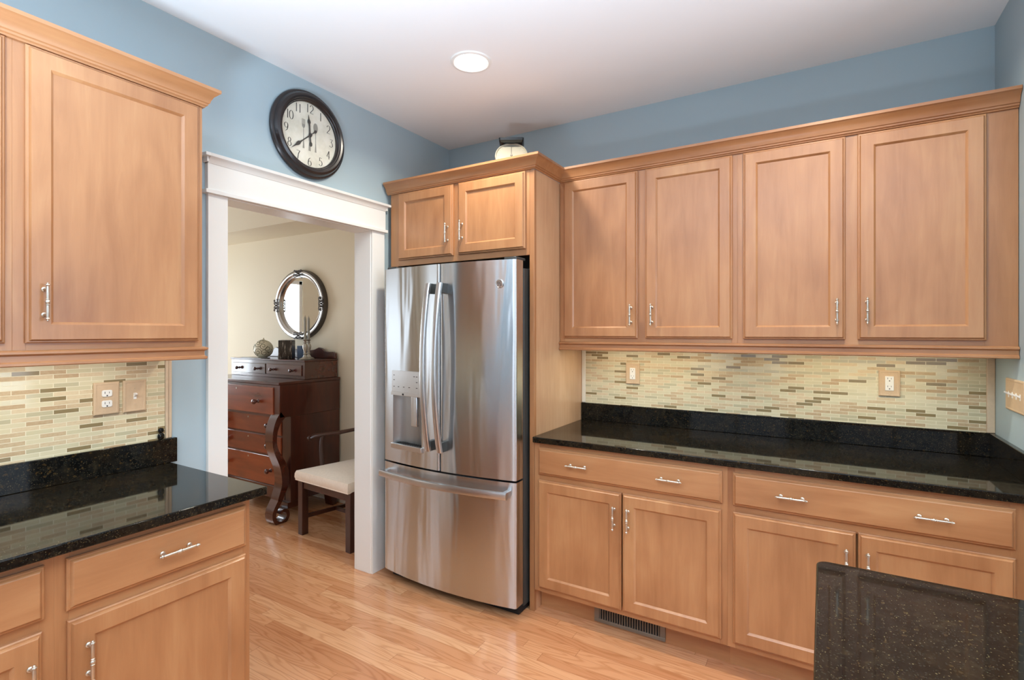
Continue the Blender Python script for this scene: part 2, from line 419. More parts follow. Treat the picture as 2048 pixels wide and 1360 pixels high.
def add_door(parent, x0, x1, z0, z1, y, hx, hz):
    d = MB().rectloops(x0, x1, z0, z1, [(i, y + t) for i, t in DOOR[:-1]], cap=False).build('door', 'maple', parent)
    MB().rectloops(x0, x1, z0, z1, [(.0630, y), (.0630, y - .0120)]).build('door_panel', 'maple', d)
    share('handle', HZ, d, (hx, y - .0203, hz))
    return d
def add_drawer(parent, x0, x1, z0, z1, y, hxs):
    d = MB().rectloops(x0, x1, z0, z1, [(i, y + t) for i, t in DRAW]).build('drawer', 'maple_h', parent)
    for hx in hxs: share('handle', HX, d, (hx, y - .0203, (z0 + z1) / 2 + .002))
    return d
def frame(parent, x0, x1, z0, z1, yf, stiles, rails, t=.019):
    ss = sorted(stiles)
    for a, b in ss: MB().box(a, b, yf, yf + t, z0, z1).build('frame_stile', 'maple', parent, bevel=.0006)
    for (a, b), (c, d) in zip(ss, ss[1:]):
        for e, g_ in rails: MB().box(b, c, yf, yf + t, e, g_).build('frame_rail', 'maple_h', parent)
def base_cabinet(label, loc, rz, w, stiles, doors, drawers, group):
    t = thing('base_cabinet', label, 'cabinet', loc, rz, group)
    MB().box(0, w, -.606, -.003, .115, .883).build('carcass', 'maple', t)
    frame(t, 0, w, .115, .883, -.626, stiles, [(.115, .150), (.685, .728), (.852, .883)])
    MB().box(0, w, -.552, -.003, 0, .115).build('toe_kick', 'maple_h', t)
    for x0, x1, hx in doors: add_door(t, x0, x1, .140, .694, -.626, hx, .578)
    for x0, x1, hxs in drawers: add_drawer(t, x0, x1, .722, .860, -.626, hxs)
    return t
def wall_cabinet(label, loc, rz, w, stiles, doors, group, z0=1.388, z1=2.312, dz0=1.421, dz1=2.299, depth=.322, hz=1.543):
    t = thing('wall_cabinet', label, 'cabinet', loc, rz, group)
    MB().box(0, w, -depth + .019, -.003, z0, z1).build('carcass', 'maple', t)
    frame(t, 0, w, z0, z1, -depth, stiles, [(z0, dz0 + .012), (dz1 - .012, z1)])
    for x0, x1, hx in doors: add_door(t, x0, x1, dz0, dz1, -depth, hx, hz)
    return t
X0 = 1.050
GB, GU = 'base cabinets under the granite counters', 'wall cabinets with one flat-panel door face'
base_cabinet('maple base cabinet beside the refrigerator, with a wide two-handle drawer over two doors', (X0, 0, 0), 0, .936,
             [(0, .030), (.905, .936)], [(.027, .4705, .4385), (.4765, .912, .5065)], [(.027, .916, [.250, .697])], GB)
base_cabinet('maple base cabinet in the right corner, partly hidden by the island top', (1.986, 0, 0), 0, .984,
             [(0, .030), (.890, .984)], [(.022, .4555, .424), (.4625, .903, .492)], [(.022, .903, [.2405, .682])], GB)
wall_cabinet('maple wall cabinet with two doors next to the tall refrigerator panel', (X0, 0, 0), 0, .935,
             [(0, .032), (.448, .500), (.910, .935)], [(.028, .453, .421), (.494, .914, .531)], GU)
wall_cabinet('maple wall cabinet with two doors in the right corner above the counter', (1.985, 0, 0), 0, .985,
             [(0, .030), (.428, .482), (.888, .985)], [(.026, .433, .402), (.477, .892, .510)], GU)
# left run, against the wall with the doorway
base_cabinet('maple base cabinet at the counter end beside the doorway, one drawer over one door', (0, -2.4525, 0), 90, .5325,
             [(0, .030), (.508, .5325)], [(.0245, .5125, .066)], [(.0225, .5135, [.285])], GB)
base_cabinet('maple base cabinet cut off by the left edge of the photo', (0, -3.2525, 0), 90, .80,
             [(0, .030), (.770, .80)], [(.03, .395, .36), (.405, .7735, .747)], [(.03, .7785, [.25, .55])], GB)
wall_cabinet('maple wall cabinet with a single broad door beside the doorway', (0, -2.4525, 0), 90, .5345,
             [(0, .030), (.508, .5345)], [(.0265, .5175, .066)], GU)
wall_cabinet('maple wall cabinet at the far left, only a strip of its door showing', (0, -3.2525, 0), 90, .80,
             [(0, .030), (.770, .80)], [(.03, .395, .36), (.405, .7825, .752)], GU)

# refrigerator surround: over-fridge cabinet, tall right side panel and left stile
t = thing('over_fridge_cabinet', 'short maple cabinet with two small doors above the steel refrigerator', 'cabinet', (.036, 0, 0))
MB().box(.0205, .9615, -.606, -.003, 1.875, 2.312).build('carcass', 'maple', t)
frame(t, .0, .984, 1.858, 2.312, -.626, [(.0, .064), (.487, .531), (.962, .984)], [(1.858, 1.902), (2.285, 2.312)])
add_door(t, .072, .490, 1.892, 2.298, -.626, .459, 2.018)
add_door(t, .528, .963, 1.892, 2.298, -.626, .561, 2.022)
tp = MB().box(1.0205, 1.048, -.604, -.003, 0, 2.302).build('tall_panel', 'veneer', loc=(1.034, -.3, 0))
MB().box(1.0205, 1.048, -.626, -.604, 0, 2.302).build('edge_stile', 'maple', tp, bevel=.001, world=True)
tag(tp, 'tall maple side panel standing between refrigerator and right counter', 'panel')
tag(MB().prism([(.036, -.626), (.094, -.626), (.094, -.607), (.056, -.607), (.056, -.003), (.036, -.003)], 'z', 0, 1.857).build('tall_panel', 'maple', bevel=.001, loc=(.06, -.3, 0)), 'narrow maple panel strip between the white door trim and refrigerator', 'panel')

CR = [(0, 2.303), (.006, 2.303), (.008, 2.308), (.013, 2.311), (.014, 2.317), (.018, 2.320), (.021, 2.331), (.028, 2.345), (.038, 2.354), (.041, 2.358), (.046, 2.361), (.046, 2.373), (0, 2.373)]
tag(MB().sweep(CR, [(2.970, -.323), (X0 - .001, -.323), (X0 - .001, -.627), (.014, -.627)]).build('crown_molding', 'maple_h', sharp=24, loc=(1.05, -.35, 2.303)),
    'maple crown molding running over the right-hand cabinets and the refrigerator surround', 'crown molding')
tag(MB().sweep(CR, [(.003, -1.917), (.323, -1.917), (.323, -3.25)]).build('crown_molding', 'maple_hy', sharp=24, loc=(.3, -2.4, 2.303)),
    'maple crown molding on top of the left cabinets beside the doorway', 'crown molding')
LR = [(-.010, 1.352), (.010, 1.352), (.012, 1.355), (.012, 1.362), (.005, 1.366), (.005, 1.383), (.009, 1.385), (.014, 1.389), (.014, 1.395), (.006, 1.399), (.001, 1.400), (.001, 1.387), (-.010, 1.387)]
tag(MB().sweep(LR, [(2.970, -.323), (X0, -.323)]).build('light_rail', 'maple_h', sharp=24, loc=(2.0, -.32, 1.352)),
    'maple light rail under the right-hand wall cabinets', 'light rail')
tag(MB().sweep(LR, [(.02, -1.917), (.323, -1.917), (.323, -3.25)]).build('light_rail', 'maple_hy', sharp=24, loc=(.3, -2.4, 1.352)),
    'maple light rail under the left wall cabinets', 'light rail')

# ------------------------------------------------------------------ counters and splash
t = thing('countertop', 'black granite countertop on the right-hand base cabinets', 'countertop', (2.0, -.32, .884))
MB().box(1.0505, 2.970, -.652, -.001, .884, .914).build('slab', 'granite', t, bevel=.004, world=True, segs=3)
MB().box(1.0505, 2.970, -.021, -.001, .9142, 1.017).build('backsplash_lip', 'granite', t, bevel=.002, world=True)
MB().box(2.950, 2.970, -.650, -.0215, .9142, 1.017).build('side_lip', 'granite', t, bevel=.002, world=True)
t = thing('countertop', 'black granite countertop at left ending beside the doorway', 'countertop', (.33, -2.5, .884))
MB().box(.001, .668, -3.25, -1.880, .884, .914).build('slab', 'granite', t, bevel=.004, world=True, segs=3)
MB().box(.001, .021, -3.25, -1.858, .9142, 1.014).build('backsplash_lip', 'granite', t, bevel=.002, world=True)
t = thing('tile_backsplash', 'glass and stone mosaic backsplash behind the right-hand counter', 'backsplash', (1.0, 0, 0))
MB().box(.075, 1.942, -.009, -.001, 1.017, 1.387).build('mosaic_field', 'mosaic', t)
MB().box(.0485, .0745, -.011, -.001, 1.017, 1.387).build('edge_strip', 'caulk', t, bevel=.003)
MB().box(1.9425, 1.9715, -.013, -.001, 1.017, 1.387).build('edge_strip', 'pencil', t, bevel=.003)
t = thing('tile_backsplash', 'glass and stone mosaic backsplash above the left counter', 'backsplash', (0, -3.0, 0), 90)
MB().box(-.25, 1.099, -.009, -.001, 1.014, 1.387).build('mosaic_field', 'mosaic', t)
MB().box(1.100, 1.112, -.013, -.001, 1.014, 1.387).build('edge_strip', 'pencil', t, bevel=.003)
MB().box(1.113, 1.127, -.009, -.001, 1.014, 1.387).build('edge_strip', 'pencil', t, bevel=.003)

# stone island top in the foreground
t = thing('kitchen_island', 'dark brown-black granite island top in the right foreground', 'island', (2.85, -2.08, 0))
m = MB(); r = .025; x0, x1, y0, y1 = 2.320, 3.45, -2.60, -1.563
poly = []
for cx, cy, a0 in ((x1 - r, y1 - r, 0), (x0 + r, y1 - r, 90), (x0 + r, y0 + r, 180), (x1 - r, y0 + r, 270)):
    for k in range(7): a = R(a0 + 15 * k); poly.append((cx + r * math.cos(a), cy + r * math.sin(a)))
m.prism(poly, 'z', .884, .914).build('slab', 'granite', t, bevel=.004, world=True, segs=3)
MB().box(2.36, 3.41, -2.56, -1.603, .1, .884).build('cabinet_base', 'maple', t, world=True)
MB().box(2.42, 3.35, -2.50, -1.663, 0, .1).build('toe_kick', 'maple', t, world=True)

# ------------------------------------------------------------------ refrigerator
FX0, FX1, FC, YB, YE, BOW = .104, 1.012, .558, -.682, -.752, .045
def fy(x): return YE - BOW * (1 - ((x - FC) / ((FX1 - FX0) / 2)) ** 2)
t = thing('refrigerator', 'stainless steel french-door refrigerator with water dispenser and bottom freezer', 'refrigerator', (FC, -.4, 0))
MB().box(.112, 1.010, -.668, -.03, .035, 1.785).build('cabinet_body', 'dark_plastic', t, bevel=.004, world=True)
MB().box(.125, .998, -.700, -.10, .004, .052).build('base_grille', 'gap', t, world=True)
MB().box(.125, .998, -.682, -.668, .06, 1.79).build('door_gasket', 'gap', t, world=True)
def bow_door(xa, xb, z0, z1, hole=None):
    m = MB(); N = 22
    xs = sorted({round(xa + (xb - xa) * k / N, 5) for k in range(N + 1)} | (set(hole[:2]) if hole else set()))
    rr = .010
    zs = [z0, z1] if not hole else [z0, hole[2], hole[3], z1]
    # rounded vertical edges
    def front(x):
        d = min(x - xa, xb - x); y = fy(x)
        if d < rr: y += rr - math.sqrt(max(rr * rr - (rr - d) ** 2, 0))
        return y
    for e in (.0012, .003, .006, rr): xs += [xa + e, xb - e]
    xs = sorted(set(xs))
    V = {}; vs = []; fs = []
    def vi(p):
        if p not in V: V[p] = len(vs); vs.append(p)
        return V[p]
    for a, b in zip(xs, xs[1:]):
        for c, d in zip(zs, zs[1:]):
            if hole and hole[0] - 1e-6 <= (a + b) / 2 <= hole[1] and hole[2] <= (c + d) / 2 <= hole[3]: continue
            fs.append((vi((a, front(a), c)), vi((b, front(b), c)), vi((b, front(b), d)), vi((a, front(a), d))))
        for z in (z0, z1):
            fs.append((vi((a, front(a), z)), vi((b, front(b), z)), vi((b, YB, z)), vi((a, YB, z))))
        fs.append((vi((a, YB, z0)), vi((b, YB, z0)), vi((b, YB, z1)), vi((a, YB, z1))))
    for x in (xa, xb):
        for c, d in zip(zs, zs[1:]): fs.append((vi((x, front(x), c)), vi((x, front(x), d)), vi((x, YB, d)), vi((x, YB, c))))
    m.add(vs, fs); return m
ZS0, ZS1 = .702, .692
HOLE = (.190, .428, .800, 1.105)
ld = bow_door(FX0, .556, ZS0, 1.822, HOLE).build('left_door', 'steel', t, world=True, sharp=50)
rd = bow_door(.562, FX1, ZS0, 1.822).build('right_door', 'steel', t, world=True, sharp=50)
fd = bow_door(FX0, FX1, .058, ZS1).build('freezer_drawer', 'steel', t, world=True, sharp=50)
def vhandle(xc, door, lean):
    m = MB(); N = 20; zt, zb = 1.715, .815
    loops = []
    for k in range(N + 1):
        u = k / N; z = zb + (zt - zb) * u; y = fy(xc) - .042 - .040 * math.sin(math.pi * u) ** .8
        w = .0155; x = xc + lean * math.sin(math.pi * u)
        loops.append([(x - w, y, z), (x + w, y, z), (x + w, y - .013, z), (x + w * .6, y - .017, z), (x - w * .6, y - .017, z), (x - w, y - .013, z)])
    h = m.loft(loops).build('handle', 'steel_plain', door, world=True, sharp=50)
    for z in (zt - .055, zb):
        MB().box(xc - .013, xc + .013, fy(xc) - .046, fy(xc) + .003, z, z + .055).build('mount', 'dark_plastic', h, bevel=.003, world=True)
vhandle(.520, ld, -.006); vhandle(.598, rd, -.006)
# freezer handle follows the bow
m = MB(); loops = []
for k in range(25):
    u = k / 24; x = .125 + .865 * u; y = fy(x) - .046 - .006 * math.sin(math.pi * u); z = .637
    loops.append([(x, y, z - .019), (x, y - .012, z - .017), (x, y - .016, z), (x, y - .012, z + .017), (x, y, z + .019)])
h = m.loft(loops).build('handle', 'steel_plain', fd, world=True, sharp=50)
for x in (.137, .962): MB().box(x, x + .024, fy(x + .012) - .050, fy(x + .012) + .004, .620, .654).build('mount', 'steel_plain', h, bevel=.003, world=True)
# dispenser
m = MB(); xa, xb, za, zb = HOLE; N = 12; loops = []
for k in range(N + 1):
    x = xa + (xb - xa) * k / N; d = .058 * math.sin(math.pi * min(max(k / N, .0), 1)) ** .5
    loops.append([(x, fy(x) + .001 + d, za), (x, fy(x) + .001 + d, zb)])
vs = [p for l in loops for p in l]; fs = [(2 * i, 2 * i + 2, 2 * i + 3, 2 * i + 1) for i in range(N)]
for zz in (0, 1):
    o = len(vs)
    for k in range(N + 1):
        x = xa + (xb - xa) * k / N; vs.append((x, fy(x) + .0005, (za, zb)[zz]))
    fs += [(2 * i + zz, 2 * i + 2 + zz, o + i + 1, o + i) for i in range(N)]
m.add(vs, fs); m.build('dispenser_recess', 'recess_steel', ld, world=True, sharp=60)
def slab_on_bow(xa, xb, z0, z1, t0, t1, N=8):
    m = MB(); m.loft([[(xa + (xb - xa) * k / N, fy(xa + (xb - xa) * k / N) - a, z) for a, z in ((t0, z0), (t1, z0), (t1, z1), (t0, z1))] for k in range(N + 1)]); return m
p = slab_on_bow(.182, .436, 1.105, 1.232, -.002, .004).build('control_panel', 'steel_plain', ld, world=True, bevel=.001)
for i, (x, z) in enumerate([(.205, 1.205), (.205, 1.178), (.205, 1.140), (.245, 1.140), (.290, 1.140), (.335, 1.140), (.395, 1.203), (.395, 1.172), (.395, 1.140), (.375, 1.203)]):
    MB().box(x - .006, x + .006, fy(x) - .0046, fy(x) - .003, z - .0018, z + .0018).build('button_mark', 'slot', p, world=True)
slab_on_bow(.180, .438, 1.090, 1.112, -.004, .010).build('panel_lip', 'steel_plain', ld, world=True, bevel=.002)
MB().box(.283, .295, fy(.289) - .0115, fy(.289) - .008, 1.094, 1.104).build('sensor_window', 'gap', ld, world=True)
MB().prism([(.352, fy(.37) + .012), (.352, fy(.37) - .006), (.370, fy(.37) - .011), (.396, fy(.39) - .006), (.396, fy(.39) + .012)], 'z', .925, 1.092).build('paddle', 'steel_plain', ld, bevel=.003, world=True)
tr = slab_on_bow(.184, .436, .783, .812, -.004, .014).build('drip_tray', 'steel_plain', ld, world=True, bevel=.002)
m = MB()
for k in range(11): x = .215 + .019 * k; m.box(x, x + .009, fy(x) + .004, fy(x) + .04, .8125, .8145)
m.build('tray_grate', 'gap', tr, world=True)
MB().box(.930, 1.004, -.735, -.640, 1.8225, 1.838).build('hinge_cover', 'dark_plastic', t, bevel=.004, world=True)
MB().box(.112, .186, -.735, -.640, 1.8225, 1.838).build('hinge_cover', 'dark_plastic', t, bevel=.004, world=True)
# round script-monogram emblem
ex, ez = .925, 1.700; ey = fy(ex)
em = MB(); em.lathe([(.0, 0.002), (.0225, .002), (.0225, -.003), (.0195, -.0045), (.0180, -.0030), (0, -.0030)], (ex, ey, ez), 'y', 32)
em = em.build('emblem', 'steel_plain', rd, world=True)
m = MB()
def curl(cx, cz, r0, r1, a0, a1, n=14): return [(ex + cx + (r0 + (r1 - r0) * k / n) * math.cos(R(a0 + (a1 - a0) * k / n)), ey - .0036, ez + cz + (r0 + (r1 - r0) * k / n) * math.sin(R(a0 + (a1 - a0) * k / n))) for k in range(n + 1)]
m.tube(curl(-.005, .002, .0075, .0030, 20, 380), .0010, 6).tube(curl(.006, .004, .0020, .0060, 60, 300), .0010, 6).tube(curl(.006, -.006, .0050, .0025, 110, -160), .0010, 6)
for a in (45, 135, 225, 315): m.tube(curl(.0145 * math.cos(R(a)), .0145 * math.sin(R(a)), .0028, .0012, a, a + 250, 9), .0008, 5)
m.build('monogram', 'dark_silver', em, world=True)

# ------------------------------------------------------------------ plates, outlets, vent
def plate(name, label, cat, loc, rz, w, h, kind, group=None):
    t = thing(name, label, cat, loc, rz, group)
    MB().rectloops(-w / 2, w / 2, -h / 2, h / 2, [(0, 0), (0, -.006), (.003, -.0085), (.0075, -.0090), (.009, -.0082), (.011, -.0082)]).build('cover_plate', 'plate', t)
    Y = -.0083
    def slots(cz):
        m = MB()
        m.box(-.0078, -.0062, Y - .0029, Y - .001, cz - .001, cz + .0065).box(.006, .0076, Y - .0029, Y - .001, cz - .0005, cz + .006)
        m.lathe([(0, Y - .0029), (.0026, Y - .0029), (.0026, Y - .001), (0, Y - .001)], (0, 0, cz - .0085), 'y', 10); return m
    if kind == 'duplex':
        for cz in (.0195, -.0195):
            m = MB(); pts = []
            for k in range(24):
                a = 2 * math.pi * k / 24; x, z = .0170 * math.cos(a), .0145 * math.sin(a); x = max(-.0165, min(.0165, x * 1.15)); z = max(-.0125, min(.0125, z * 1.15)); pts.append((x, cz + z))
            r_ = m.prism(pts, 'y', Y + .001, Y - .0025).build('receptacle', 'ivory', t, bevel=.0006)
            slots(cz).build('slot', 'slot', r_)
    elif kind == 'decora':
        r_ = MB().box(-.0165, .0165, Y + .001, Y - .0025, -.0335, .0335).build('receptacle', 'ivory', t, bevel=.0015)
        for cz in (.0205, -.0165): slots(cz).build('slot', 'slot', r_)
    elif kind == 'toggle':
        s = MB().box(-.005, .005, Y + .001, Y - .001, -.012, .012).build('switch', 'ivory', t)
        MB().prism([(Y, -.004), (Y, .006), (Y - .013, .011), (Y - .014, .006)], 'x', -.0042, .0042).build('toggle', 'ivory', s, bevel=.001)
    elif kind == 'gang':
        n = 4
        for k in range(n):
            x = (k - (n - 1) / 2) * .046
            s = MB().box(x - .005, x + .005, Y + .001, Y - .001, -.012, .012).build('switch', 'ivory', t)
            MB().prism([(Y, -.004), (Y, .006), (Y - .013, .011), (Y - .014, .006)], 'x', x - .0042, x + .0042).build('toggle', 'ivory', s, bevel=.001)
    if kind != 'gang':
        m = MB()
        for cz in ((0,) if kind == 'duplex' else (.048, -.048) if kind == 'decora' else (.030, -.030)): m.lathe([(0, Y - .0012), (.0024, Y - .0010), (.0028, Y + .001), (0, Y + .001)], (0, 0, cz), 'y', 10)
        m.build('screw', 'pencil', t)
    return t
plate('electrical_outlet', 'tan outlet plate on the right backsplash nearest the refrigerator', 'outlet', (1.375, -.009, 1.209), 0, .082, .123, 'decora')
plate('electrical_outlet', 'tan outlet plate near the right end of the right backsplash', 'outlet', (2.601, -.009, 1.214), 0, .082, .121, 'decora')
plate('electrical_outlet', 'tan plate with two white oval sockets on the left backsplash', 'outlet', (.009, -2.105, 1.203), 90, .082, .122, 'duplex')
plate('light_switch', 'tan single toggle switch plate on the left backsplash', 'light switch', (.009, -2.012, 1.203), 90, .079, .124, 'toggle')
plate('light_switch', 'tan multi-toggle switch plate on the side wall at the right edge', 'light switch', (2.972, -.297, 1.209), -90, .222, .124, 'gang')

t = thing('floor_register', 'taupe metal heating register set in the toe kick of the right cabinets', 'vent', (1.530, -.5535, .062))
m = MB(); 
for b in ((-.176, .176, -.053, -.036), (-.176, .176, .036, .053), (-.176, -.150, -.036, .036), (.150, .176, -.036, .036)): m.box(b[0], b[1], 0, -.007, b[2], b[3])
m.build('frame', 'vent', t, bevel=.0015)
MB().box(-.151, .151, .0005, -.001, -.037, .037).build('damper', 'gap', t)
m = MB()
for k in range(24): x = -.145 + .290 * k / 23; m.box(x - .0022, x + .0022, -.001, -.0065, -.036, .036)
m.build('louver', 'vent', t)

# two stacked dark stones on the end of the left granite lip
t = thing('stone_stack', 'small stack of two dark stones on the end of the left granite lip', 'ornament', (.015, -1.918, 1.0142))
m = MB(); m.lathe([(.004, 0), (.011, .003), (.0135, .012), (.012, .022), (.006, .027), (0, .0275)], (0, 0, 0), 'z', 16, .45, 1.0); m.build('lower_stone', 'granite', t)
m = MB(); m.lathe([(.004, .0275), (.009, .030), (.0115, .038), (.009, .045), (.004, .048), (0, .0485)], (0, 0, 0), 'z', 16, .5, 1.0); m.build('upper_stone', 'granite', t)

# ------------------------------------------------------------------ recessed ceiling light
t = thing('recessed_light', 'round recessed ceiling light glowing in front of the corner', 'ceiling light', (.855, -.92, H))
MB().lathe([(.080, 0), (.080, -.004), (.086, -.008), (.099, -.006), (.102, 0)], n=40, ring=True).build('trim_ring', 'white', t)
MB().lathe([(0, -.0005), (.081, -.0005), (.081, -.004), (0, -.004)], n=40).build('lens', 'glow', t)
def can_lamp(x, y, p):
    l = bpy.data.lights.new('can_lamp', 'AREA'); l.shape = 'DISK'; l.size = .15; l.energy = p; l.color = (1, .93, .78); l.spread = R(150)
    o = bpy.data.objects.new('can_lamp', l); COL.objects.link(o); o.location = (x, y, H - .012)
can_lamp(.855, -.92, 15)
for x, y, p in ((2.35, -.95, 12), (1.1, -2.75, 4), (2.45, -2.75, 6), (4.2, -1.9, 7), (4.2, -4.2, 7)): can_lamp(x, y, p)
def strip_lamp(x, y, lx, ly, p, col):
    l = bpy.data.lights.new('under_cabinet_lamp', 'AREA'); l.shape = 'RECTANGLE'; l.size = lx; l.size_y = ly; l.energy = p; l.color = col
    o = bpy.data.objects.new('under_cabinet_lamp', l); COL.objects.link(o); o.location = (x, y, 1.383)
strip_lamp(1.52, -.20, .70, .04, 2.0, (1, .89, .66)); strip_lamp(2.45, -.20, .70, .04, 2.0, (1, .89, .66))
strip_lamp(.20, -2.45, .04, .80, 2.6, (1, .97, .90))
# ------------------------------------------------------------------ wall clock
CY, CZ, RO = -1.204, 2.491, .2275
t = thing('wall_clock', 'round black-framed wall clock with fork, knife and spoon print above the doorway', 'clock', (.001, CY, CZ), 90)
m = MB().lathe([(.168, 0), (RO - .006, 0), (RO, -.006), (RO, -.016), (RO - .005, -.022), (RO - .012, -.024), (RO - .014, -.029), (RO - .022, -.040), (RO - .034, -.045), (RO - .044, -.042),
                (RO - .047, -.036), (RO - .052, -.034), (RO - .056, -.026), (RO - .0595, -.024), (RO - .0595, 0)], axis='y', n=72, ring=True)
m.build('frame', 'bronze', t, sharp=28)
face = MB().lathe([(0, -.004), (.170, -.004), (.170, -.014), (0, -.014)], axis='y', n=64).build('face', 'paper', t)
YF = -.0142
def ribbon(m, pts, thick, thin, y=YF, dy=-.0008):      # pen stroke with didone contrast
    L = []
    for i, (x, z) in enumerate(pts):
        a, b = pts[max(i - 1, 0)], pts[min(i + 1, len(pts) - 1)]
        dx, dz = b[0] - a[0], b[1] - a[1]; d = math.hypot(dx, dz) or 1; dx /= d; dz /= d
        w = (thin + (thick - thin) * abs(dz) ** 2) / 2
        L.append([(x - dz * w, y, z + dx * w), (x + dz * w, y, z - dx * w), (x + dz * w, y + dy, z - dx * w), (x - dz * w, y + dy, z + dx * w)])
    m.loft(L)
def arc(cx, cz, rx, rz, a0, a1, n=16): return [(cx + rx * math.cos(R(a0 + (a1 - a0) * k / n)), cz + rz * math.sin(R(a0 + (a1 - a0) * k / n))) for k in range(n + 1)]
DIG = {'0': [arc(0, 0, .3, .5, 90, 450, 28)], '1': [[(0, -.5), (0, .5)]],
       '2': [arc(0, .2, .26, .3, 165, -35) + [(-.05, -.22), (-.28, -.46)], [(-.28, -.47), (.28, -.47)]],
       '3': [[(-.24, .47), (.24, .47), (-.02, .08)], arc(-.04, -.19, .29, .29, 80, -150)],
       '4': [[(.1, -.5), (.1, .5)], [(.1, .5), (-.3, -.2)], [(-.3, -.2), (.28, -.2)]],
       '5': [[(.24, .47), (-.18, .47), (-.2, .08)], arc(-.03, -.18, .29, .31, 120, -150)],
       '6': [arc(0, -.2, .27, .29, 90, 450, 24), arc(.22, -.12, .48, .6, 100, 190)],
       '7': [[(-.27, .47), (.27, .47)], [(.27, .47), (.02, .05), (-.08, -.5)]],
       '8': [arc(0, .25, .2, .23, 90, 450, 22), arc(0, -.23, .27, .26, 90, 450, 24)],
       '9': [arc(0, .2, .27, .29, 90, 450, 24), arc(-.22, .12, .48, .6, -80, 10)]}
for n in range(1, 13):
    a = R(90 - 30 * n); s = str(n); m = MB(); hh = .044; adv = .021
    cx, cz = .139 * math.cos(a), .139 * math.sin(a)
    for k, ch in enumerate(s):
        ox = cx + (k - (len(s) - 1) / 2) * (adv if s != '12' else .025)
        for st in DIG[ch]: ribbon(m, [(ox + x * hh * .8, cz + z * hh) for x, z in st], .0042, .0014)
    m.build('numeral', 'ink', face)
def flat(poly, y0=YF, y1=YF - .0005): return MB().prism(poly, 'y', y0, y1)
# printed fork, knife and spoon
fk = MB()
for k in range(4): fk.box(-.047 + .0055 * k, -.044 + .0055 * k, YF, YF - .0005, .045, .074)
fk.prism([(-.047, .047), (-.0275, .047), (-.029, .034), (-.036, .026), (-.0385, .026), (-.0455, .034)], 'y', YF, YF - .0005)
fk.box(-.0388, -.0357, YF, YF - .0005, -.030, .026).prism([(-.039, -.03), (-.0355, -.03), (-.032, -.078), (-.0425, -.078)], 'y', YF, YF - .0005)
fk.build('fork_print', 'ghost_ink', face)
kn = flat([(-.006, -.03), (.006, -.03), (.006, .05), (.002, .074), (-.006, .060)]); kn.prism([(-.004, -.03), (.004, -.03), (.007, -.082), (-.007, -.082)], 'y', YF, YF - .0005)
kn.build('knife_print', 'ghost_ink', face)
sp = flat(arc(.037, .05, .014, .025, 0, 345, 23)); sp.box(.0355, .0388, YF, YF - .0005, -.03, .027).prism([(.0355, -.03), (.039, -.03), (.0425, -.08), (.032, -.08)], 'y', YF, YF - .0005)
sp.build('spoon_print', 'ghost_ink', face)
def clock_hand(name, deg, L, tail, y):
    m = MB(); ca, sa = math.sin(R(deg)), math.cos(R(deg))
    P = lambda u, w: (u * ca + w * sa, u * sa - w * ca)
    out = [(-tail, .002), (-tail * .9, .007), (-tail * .72, .0075), (-tail * .6, .0025), (-.012, .002), (-.007, .008), (.007, .008), (.013, .0035), (L * .42, .0022), (L * .55, .0045), (L * .62, .0095), (L * .7, .0085), (L * .8, .0035), (L, .0006)]
    pts = [P(u, w) for u, w in out] + [P(u, -w) for u, w in reversed(out)]
    return m.prism(pts, 'y', y, y - .0012).build(name, 'ink', t)
clock_hand('hour_hand', 354, .104, .058, -.0185)
clock_hand('minute_hand', 229, .148, .050, -.0215)
MB().lathe([(0, -.0135), (.006, -.0135), (.006, -.025), (0, -.025)], axis='y', n=14).build('hand_hub', 'ink', t)

# ------------------------------------------------------------------ kitchen scale on the fridge surround
t = thing('kitchen_scale', 'vintage cream dial kitchen scale with black tray on top of the over-fridge cabinet', 'kitchen scale', (.775, -.400, 2.3125), 29)
m = MB(); body = [[(-.085 * w, d0, z), (.085 * w, d0, z), (.085 * w, d1, z), (-.085 * w, d1, z)] for z, w, d0, d1 in ((0, 1.05, -.055, .085), (.02, 1.05, -.055, .085), (.12, .95, -.005, .075), (.185, .55, .012, .06), (.205, .3, .015, .05))]
m.loft(body).build('housing', 'enamel', t, bevel=.012, sharp=60, segs=3)
m = MB(); m.lathe([(0, .02), (.088, .02), (.093, .012), (.095, -.002), (.092, -.010), (.087, -.012), (.084, -.004), (0, -.004)], axis='y', n=48)
tilt = Matrix.Rotation(R(-26), 3, 'X')
m.v = [tuple(tilt @ Vector(p) + Vector((0, -.062, .150))) for p in m.v]
dial = m.build('dial', 'enamel', t)
m = MB(); m.prism([(-.0022, -.005), (.0022, -.005), (.001, .074), (-.001, .074)], 'y', -.0052, -.0062); m.lathe([(0, -.004), (.007, -.004), (.006, -.010), (0, -.010)], axis='y', n=14)
m.v = [tuple(tilt @ Vector(p) + Vector((0, -.062, .150))) for p in m.v]; m.build('needle', 'pewter', dial)
m = MB()
for k in range(24):
    a = 2 * math.pi * k / 24; l = .008 if k % 6 else .014
    p = [((.080 - q) * math.cos(a) + s_ * .0007 * math.sin(a), (.080 - q) * math.sin(a) - s_ * .0007 * math.cos(a)) for q, s_ in ((0, -1), (0, 1), (l, 1), (l, -1))]
    m.prism(p, 'y', -.0042, -.0048)
m.v = [tuple(tilt @ Vector(p) + Vector((0, -.062, .150))) for p in m.v]; m.build('dial_mark', 'ghost_ink', dial)
MB().box(-.018, .018, .01, .045, .20, .232).build('stem', 'black', t, bevel=.003)
m = MB(); L = []
